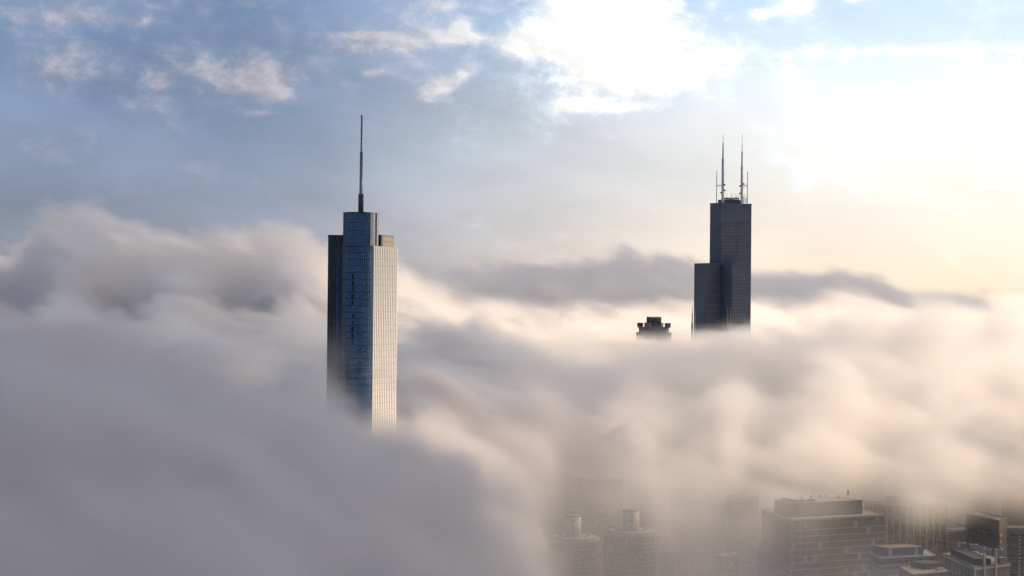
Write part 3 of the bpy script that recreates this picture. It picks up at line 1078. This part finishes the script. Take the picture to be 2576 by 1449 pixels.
def vnoise(x, y, z):
    """Smooth value noise, -1 to 1, on float32 arrays."""
    xi, yi, zi = np.floor(x), np.floor(y), np.floor(z)
    fx, fy, fz = x - xi, y - yi, z - zi
    fx = fx * fx * fx * (fx * (fx * 6 - 15) + 10)
    fy = fy * fy * fy * (fy * (fy * 6 - 15) + 10)
    fz = fz * fz * fz * (fz * (fz * 6 - 15) + 10)
    i0, j0, k0 = xi.astype(np.int32) & 63, yi.astype(np.int32) & 63, zi.astype(np.int32) & 63
    i1, j1, k1 = (i0 + 1) & 63, (j0 + 1) & 63, (k0 + 1) & 63
    a = TAB[i0, j0, k0]; a = a + (TAB[i1, j0, k0] - a) * fx
    b = TAB[i0, j1, k0]; b = b + (TAB[i1, j1, k0] - b) * fx
    c = TAB[i0, j0, k1]; c = c + (TAB[i1, j0, k1] - c) * fx
    d = TAB[i0, j1, k1]; d = d + (TAB[i1, j1, k1] - d) * fx
    a = a + (b - a) * fy
    c = c + (d - c) * fy
    return a + (c - a) * fz


def fbm(x, y, z, octaves, gain=0.5):
    t, amp, tot = 0.0, 1.0, 0.0
    for k in range(octaves):
        t = t + amp * vnoise(x + 17.3 * k, y - 9.1 * k, z + 5.7 * k)
        tot += amp
        amp *= gain
        x, y, z = x * 2.03, y * 2.03, z * 2.03
    return t / tot


# fog top and base: (photo x, photo y of the top edge there, distance, height of the fog base, density)
TOPS = [
    # near bank on the left, between the viewer and the glass tower
    (-300, 850, 550, -50, .022), (0, 860, 550, -50, .022), (300, 890, 600, -50, .022), (550, 930, 600, -50, .022), (800, 1000, 650, -50, .020),
    (1000, 1130, 700, -50, .018), (1150, 1200, 750, -50, .014), (1270, 1330, 750, 20, .012), (1420, 1700, 750, 235, .0), (1800, 1800, 700, 235, .0), (2700, 1800, 700, 235, .0),
    (0, 870, 850, -50, .022), (400, 890, 850, -50, .022), (700, 985, 850, -50, .022), (850, 1065, 900, -50, .020), (950, 1130, 900, -50, .014), (1100, 1180, 900, 0, .014), (1250, 1260, 950, 60, .012), (1330, 1320, 950, 110, .005), (1410, 1400, 960, 160, .002), (1500, 1480, 950, 235, .0),
    (1500, 1600, 950, 235, .0), (2000, 1600, 950, 235, .0), (2700, 1600, 950, 235, .0),
    (1480, 1600, 1060, 235, .0), (1800, 1600, 1060, 235, .0), (2150, 1600, 1060, 235, .0), (2450, 1600, 1060, 235, .0), (2800, 1600, 1060, 235, .0),
    # around the glass tower
    (-200, 860, 1150, 0, .022), (200, 870, 1150, 0, .02), (500, 945, 1150, 0, .02), (800, 1000, 1100, 0, .02), (940, 1080, 1100, 20, .015), (1050, 1050, 1150, 60, .02), (1200, 1050, 1200, 140, .02), (1350, 1120, 1200, 206, .02),
    (1550, 1140, 1200, 206, .02), (1800, 1150, 1200, 206, .02), (2100, 1150, 1200, 206, .02), (2400, 1150, 1200, 206, .02), (2800, 1210, 1200, 206, .02),
    # the sunlit wave that rolls over the river
    (0, 905, 1450, 0, .022), (400, 930, 1450, 0, .022), (800, 960, 1450, 60, .022), (1100, 950, 1450, 120, .022), (1350, 930, 1450, 210, .019), (1600, 920, 1450, 210, .019), (1850, 915, 1450, 210, .019), (2100, 900, 1450, 210, .019), (2400, 890, 1450, 210, .019), (2800, 920, 1450, 210, .019),
    (1100, 990, 1270, 140, .02), (1350, 1010, 1270, 206, .02), (1600, 1020, 1270, 206, .022), (1850, 1020, 1270, 206, .022), (2100, 1010, 1270, 206, .022), (2400, 1005, 1270, 206, .022), (2800, 1020, 1270, 206, .022),
    (1300, 865, 2050, 120, .019), (1450, 855, 2050, 120, .019), (1580, 862, 2050, 120, .019), (1680, 862, 2050, 120, .019), (1750, 836, 2050, 120, .019), (1880, 834, 2050, 120, .019), (2000, 815, 2050, 120, .019), (2150, 790, 2050, 120, .019),
    (1450, 1130, 1230, 212, .014), (1600, 1130, 1230, 212, .014), (1690, 1150, 1250, 178, .009), (1790, 1150, 1250, 174, .009), (1880, 1150, 1250, 182, .009),
    (0, 890, 1800, 0, .022), (400, 915, 1800, 0, .022), (800, 925, 1800, 60, .022), (1050, 880, 1800, 120, .022), (1300, 870, 1800, 170, .019), (1560, 885, 1800, 170, .019), (1690, 885, 1800, 170, .019), (1850, 850, 1800, 170, .020), (2000, 820, 1800, 170, .020), (2150, 780, 1800, 170, .020), (2350, 745, 1800, 170, .020), (2576, 745, 1800, 170, .020), (2900, 800, 1800, 170, .020),
    # between the wave and the black tower
    (0, 850, 2350, 0, .02), (300, 850, 2350, 0, .02), (600, 860, 2350, 0, .02), (900, 850, 2350, 0, .02), (1100, 840, 2350, 0, .02), (1350, 850, 2350, 0, .02), (1600, 880, 2350, 0, .02), (1800, 860, 2350, 0, .02), (2000, 865, 2350, 0, .02), (2200, 880, 2350, 0, .02), (2500, 880, 2350, 0, .02), (2900, 900, 2350, 0, .02),
    # gap before the far banks
    (0, 800, 2700, 0, .018), (300, 810, 2700, 0, .018), (600, 815, 2700, 0, .018), (900, 815, 2700, 0, .018), (1200, 800, 2700, 0, .018), (1500, 810, 2700, 0, .018), (1800, 815, 2700, 0, .018), (2200, 840, 2700, 0, .018),
    # far banks
    (-200, 640, 3300, 0, .016), (0, 650, 3300, 0, .016), (120, 570, 3300, 0, .014), (230, 545, 3300, 0, .014), (330, 600, 3300, 0, .014), (450, 640, 3300, 0, .016), (560, 625, 3300, 0, .016), (640, 592, 3300, 0, .018), (740, 615, 3300, 0, .016), (850, 645, 3300, 0, .016), (1000, 700, 3300, 0, .016),
    (1080, 760, 3300, 0, .016), (1200, 805, 3300, 0, .014), (1320, 805, 3300, 0, .014), (1430, 815, 3300, 0, .014), (1560, 820, 3300, 0, .014), (1750, 820, 3300, 0, .016), (2000, 810, 3300, 0, .016), (2300, 830, 3300, 0, .016), (2600, 840, 3300, 0, .016), (2900, 850, 3300, 0, .016),
    (0, 680, 5000, 0, .012), (500, 680, 5000, 0, .012), (900, 690, 5000, 0, .012), (1150, 715, 5000, 0, .012), (1300, 695, 5000, 0, .012), (1420, 700, 5000, 0, .012), (1560, 678, 5000, 0, .012), (1700, 690, 5000, 0, .012), (1820, 715, 5000, 0, .012), (1960, 715, 5000, 0, .012), (2080, 710, 5000, 0, .012), (2190, 715, 5000, 0, .012), (2300, 775, 5000, 0, .010), (2600, 800, 5000, 0, .012), (3000, 750, 5000, 0, .012),
    (0, 730, 8000, 0, .008), (800, 735, 8000, 0, .008), (1600, 735, 8000, 0, .008), (2100, 745, 8000, 0, .008), (2500, 785, 8000, 0, .006),
]
for dist_ in (950, 1200, 1450, 1800, 2350, 2700, 3300, 5000):
    for px_, z_ in ((3500, 262), (4300, 245), (5300, 240)):
        TOPS.append((px_, 777 + (315 - z_) / dist_ * FOC + (px_ - 1288) * 0.0094, dist_, 205 if dist_ < 1500 else 100, .022))
CP = np.array([(x, math.log(d) * 1000.0, at(x, y, d).z, b, r) for x, y, d, b, r in TOPS], dtype=np.float64)


def fog_maps(X, Y):
    """Fog top height, fog base height and density over the ground, blended from the list above."""
    px = 1288.0 + X / Y * FOC
    ly = np.log(Y) * 1000.0
    num = [0.0, 0.0, 0.0]
    den = 0.0
    for cx, cl, z, b, r in CP:
        w = 1.0 / ((((px - cx) / 150.0) ** 2 + ((ly - cl) / 190.0) ** 2) ** 1.7 + 0.004)
        den = den + w
        num[0] = num[0] + w * z
        num[1] = num[1] + w * b
        num[2] = num[2] + w * r
    return [n / den for n in num]


def sstep(t):
    t = np.clip(t, 0.0, 1.0)
    return t * t * (3.0 - 2.0 * t)


def fog_density(X, Y, Z, maps, scale):
    top, base, rho = maps
    f = np.float32
    wx = vnoise(X / f(210), Y / f(260), Z / f(120))
    wz = vnoise(X / f(190) + f(31), Y / f(240) + f(7), Z / f(130) + f(3))
    k = f(1.0 / scale)
    w3 = vnoise(X / f(74) + f(3), Y / f(80) + f(9), Z / f(52))
    xx = (X + wx * f(60) + w3 * f(20)) * k
    yy = (Y + wz * f(60) - w3 * f(18)) * k
    zz = (Z + wz * f(22) + wx * f(10) + w3 * f(9) + X * f(0.36)) * k
    n = fbm(xx / f(215), yy / f(200), zz / f(56), 5, 0.62)
    b1 = np.abs(vnoise(xx / f(100) + f(4), yy / f(90), zz / f(27)))
    b2 = np.abs(vnoise(xx / f(46), yy / f(42) + f(8), zz / f(13)))
    b3 = np.abs(vnoise(xx / f(24) + f(2), yy / f(20), zz / f(8) + f(6)))
    fine = (b1 - f(0.3)) * f(1.0) + (b2 - f(0.3)) * f(0.62) + (b3 - f(0.3)) * f(0.40)
    big = vnoise(xx / f(260) + f(5), yy / f(330), zz / f(150))
    calm = sstep((X + f(60)) / f(160)) * sstep((f(2500) - Y) / f(300))      # the wave on the right is smoother
    amp = f(44.0) * (scale ** 0.45 if scale < 1.4 else 1.7) * (1.0 - 0.40 * calm)
    edge = top + (n * 0.74 + big * 0.20 + fine * 0.70) * amp + f(2) - Z
    soft = f(26.0) if scale < 1.28 else f(80.0)
    edge = edge + soft * 0.35 - f(9)
    t = np.clip(edge / soft, 0.0, 1.0)
    deep = np.clip(edge / 110.0, 0.0, 1.0)
    d = t * (0.45 + 0.55 * t) * (0.65 + 0.9 * deep)
    n2 = vnoise(xx / f(70) + f(11), yy / f(90), zz / f(80))
    low = Z - base + (n * 10 + n2 * 5 - fine * 8)
    d = d * sstep(low / 64.0 + 0.5)
    d = d * np.clip(1.0 + n * (1.6 - 0.7 * calm) + fine * 1.3, 0.06, 2.6)
    return np.maximum(d * rho * ((2.3 if scale < 1.28 else 1.4) - 1.05 * calm), 0.0)


def fog_material(name, aniso, colour, left_shade=None):
    m = bpy.data.materials.new(name)
    m.use_nodes = True
    nt = m.node_tree
    nt.nodes.clear()
    o = nt.nodes.new('ShaderNodeOutputMaterial')
    p = nt.nodes.new('ShaderNodeVolumePrincipled')
    p.inputs['Color'].default_value = colour + (1,)
    p.inputs['Density'].default_value = 1.0
    p.inputs['Anisotropy'].default_value = aniso
    nt.links.new(p.outputs[0], o.inputs['Volume'])
    if left_shade:
        # colour darkened on the left for shade, kept whiter on the sunlit right
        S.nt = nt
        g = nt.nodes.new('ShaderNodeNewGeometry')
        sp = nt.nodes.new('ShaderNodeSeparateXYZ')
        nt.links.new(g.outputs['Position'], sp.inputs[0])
        plug(p.inputs['Color'], vmix(smooth(-60.0, 230.0, S(sp.outputs[0])), left_shade, colour))
    return m


def fog_object(name, label, lo, hi, step, material, scale, haze=None, field=None):
    N = [int(round((hi[i] - lo[i]) / step[i])) + 1 for i in range(3)]
    gx, gy, gz = (np.linspace(lo[i], hi[i], N[i], dtype=np.float32) for i in range(3))
    GX, GY = np.meshgrid(gx, gy, indexing='ij')
    top, base, rho = (a.astype(np.float32) for a in fog_maps(GX.astype(np.float64), GY.astype(np.float64)))
    out = np.empty(N, dtype=np.float32)
    for i0 in range(0, N[0], 24):
        sl = slice(i0, min(N[0], i0 + 24))
        X, Y, Z = np.meshgrid(gx[sl], gy, gz, indexing='ij')
        d = field(X, Y, Z) if field else fog_density(X, Y, Z, (top[sl][:, :, None], base[sl][:, :, None], rho[sl][:, :, None]), scale)
        if haze is not None:
            d = d + haze(X, Y, Z)
        out[sl] = d
    me = bpy.data.meshes.new(name + "_samples")
    me.vertices.add(out.size)
    at_ = me.attributes.new('density_sample', 'FLOAT', 'POINT')
    at_.data.foreach_set('value', out.ravel())
    src = bpy.data.objects.new(name + "_samples", me)
    g = bpy.data.node_groups.new(name + "_grid", 'GeometryNodeTree')
    g.interface.new_socket('Geometry', in_out='INPUT', socket_type='NodeSocketGeometry')
    g.interface.new_socket('Geometry', in_out='OUTPUT', socket_type='NodeSocketGeometry')
    nd, L = g.nodes, g.links.new
    S.nt = g
    vc = nd.new('GeometryNodeVolumeCube')
    oi = nd.new('GeometryNodeObjectInfo')
    oi.inputs['Object'].default_value = src
    si = nd.new('GeometryNodeSampleIndex')
    si.data_type = 'FLOAT'
    si.domain = 'POINT'
    na = nd.new('GeometryNodeInputNamedAttribute')
    na.data_type = 'FLOAT'
    na.inputs[0].default_value = 'density_sample'
    L(oi.outputs['Geometry'], si.inputs[0])
    L(na.outputs[0], si.inputs[1])
    pos = nd.new('GeometryNodeInputPosition')
    sep = nd.new('ShaderNodeSeparateXYZ')
    L(pos.outputs[0], sep.inputs[0])
    ix = [fm('ROUND', (S(sep.outputs[i]) - float(lo[i])) * ((N[i] - 1) / (hi[i] - lo[i]))) for i in range(3)]
    ix = [fm('MINIMUM', fm('MAXIMUM', q, 0.0), float(N[i] - 1)) for i, q in enumerate(ix)]
    row = fm('MULTIPLY_ADD', ix[0], float(N[1]), ix[1])
    fi = nd.new('FunctionNodeFloatToInt')
    fi2 = nd.new('FunctionNodeFloatToInt')
    L(row.v, fi.inputs[0])
    L(ix[2].v, fi2.inputs[0])
    im = nd.new('FunctionNodeIntegerMath')
    im.operation = 'MULTIPLY_ADD'
    L(fi.outputs[0], im.inputs[0])
    im.inputs[1].default_value = N[2]
    L(fi2.outputs[0], im.inputs[2])
    L(im.outputs[0], si.inputs['Index'])
    L(si.outputs[0], vc.inputs['Density'])
    vc.inputs['Min'].default_value = lo
    vc.inputs['Max'].default_value = hi
    for k, n in zip('XYZ', N):
        vc.inputs['Resolution ' + k].default_value = n
    sm = nd.new('GeometryNodeSetMaterial')
    sm.inputs['Material'].default_value = material
    L(vc.outputs[0], sm.inputs[0])
    nd.new('NodeGroupInput')
    go = nd.new('NodeGroupOutput')
    L(sm.outputs[0], go.inputs[0])
    vol = bpy.data.volumes.new(name)
    vol.materials.append(material)
    ob = bpy.data.objects.new(name, vol)
    COL.objects.link(ob)
    ob.modifiers.new("fog_grid", 'NODES').node_group = g
    ob['kind'] = 'stuff'
    ob['category'] = 'fog'
    ob['label'] = label
    return ob


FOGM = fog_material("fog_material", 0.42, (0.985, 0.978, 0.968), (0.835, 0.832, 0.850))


def city_haze(X, Y, Z):
    f = np.float32
    w = vnoise(X / f(28), Y / f(120), Z / f(95))
    w2 = vnoise(X / f(70) + 9, Y / f(160), Z / f(120))
    m = np.clip(0.75 + 0.75 * w + 0.9 * w2, 0.12, 3.0)
    side = np.clip(1.40 - (X - 40) / 160.0, 0.30, 2.0)
    return (0.00115 * m * side * np.clip((265.0 - Z) / 60.0, 0, 1)).astype(np.float32)


FOGR = fog_material("bright_fog_material", 0.30, (0.996, 0.991, 0.984))  # whiter fog colour standing in for stronger sunlight
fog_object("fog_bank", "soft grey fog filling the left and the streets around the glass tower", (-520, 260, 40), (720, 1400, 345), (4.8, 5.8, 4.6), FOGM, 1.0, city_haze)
fog_object("rolling_fog", "sunlit cream fog wave rolling between the glass tower and the black tower", (-900, 1400, 40), (1150, 2900, 470), (7.2, 8.4, 6), FOGR, 1.25)
fog_object("distant_cloud", "grey cloud bank with bright puffs rising far behind the glass tower", (-1500, 2900, 40), (1500, 4700, 560), (10, 13, 7), FOGR, 1.3)
fog_object("horizon_cloud", "bluish grey cloud lying along the horizon behind the black tower", (-2700, 4700, 40), (2700, 8600, 640), (16, 24, 8), FOGR, 1.5)


def deck_density(s0, s1, l0, l1, strength, notch, rag, edge_w):
    def f(X, Y, Z):
        a, b = math.sin(R(SUN_AZ)), math.cos(R(SUN_AZ))
        s_ = X * a + Y * b
        l_ = X * b - Y * a
        w = fbm(X / 420.0, Y / 420.0, Z / 300.0, 4) * rag
        far = s1 + notch * sstep((l_ + 860.0) / 120.0)
        e = np.minimum(np.minimum(s_ - s0, far - s_), np.minimum(l_ - l0, l1 - l_)) + w
        zz = 1.0 - ((Z - 2500.0) / 210.0) ** 2
        ew = edge_w + (320.0 * sstep((l_ + 860.0) / 160.0) if notch else 0.0)
        return (sstep(e / ew) * sstep(zz * 1.5) * strength).astype(np.float32)
    return f


def deck_object(name, label, rng, strength, step, notch, rag, edge_w=180.0):  # cloud decks added out of view to shade parts of the fog
    off = (2500.0 - 290.0) / math.tan(R(SUN_EL))     # how far towards the sun the deck floats from the fog it shades
    rng = (rng[0] + off, rng[1] + off, rng[2], rng[3])
    a, b = math.sin(R(SUN_AZ)), math.cos(R(SUN_AZ))
    pts = [(s_ * a + l_ * b, s_ * b - l_ * a) for s_ in rng[:2] for l_ in rng[2:]]
    xs, ys = [p[0] for p in pts], [p[1] for p in pts]
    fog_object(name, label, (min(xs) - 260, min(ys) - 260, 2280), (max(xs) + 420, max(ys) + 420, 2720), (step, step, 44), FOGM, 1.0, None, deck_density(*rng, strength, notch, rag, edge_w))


deck_object("shade_cloud", "added unseen cloud deck that shades the left fog bank", (-1000, 312, -1350, 250), .010, 40, 390, 60)
deck_object("shade_cloud", "added long unseen cloud deck that shades the distant left cloud banks", (-500, 1900, -6000, -2660), .0011, 70, 0, 420)
deck_object("shade_cloud", "added broad unseen cloud deck that shades the cloud along the horizon", (1750, 4700, -7600, -3150), .0042, 90, 0, 450)
deck_object("shade_cloud", "added thin unseen cloud veil that dims the left and middle fog", (-700, 1060, -3500, -1080), .0064, 60, 0, 110, 430.0)
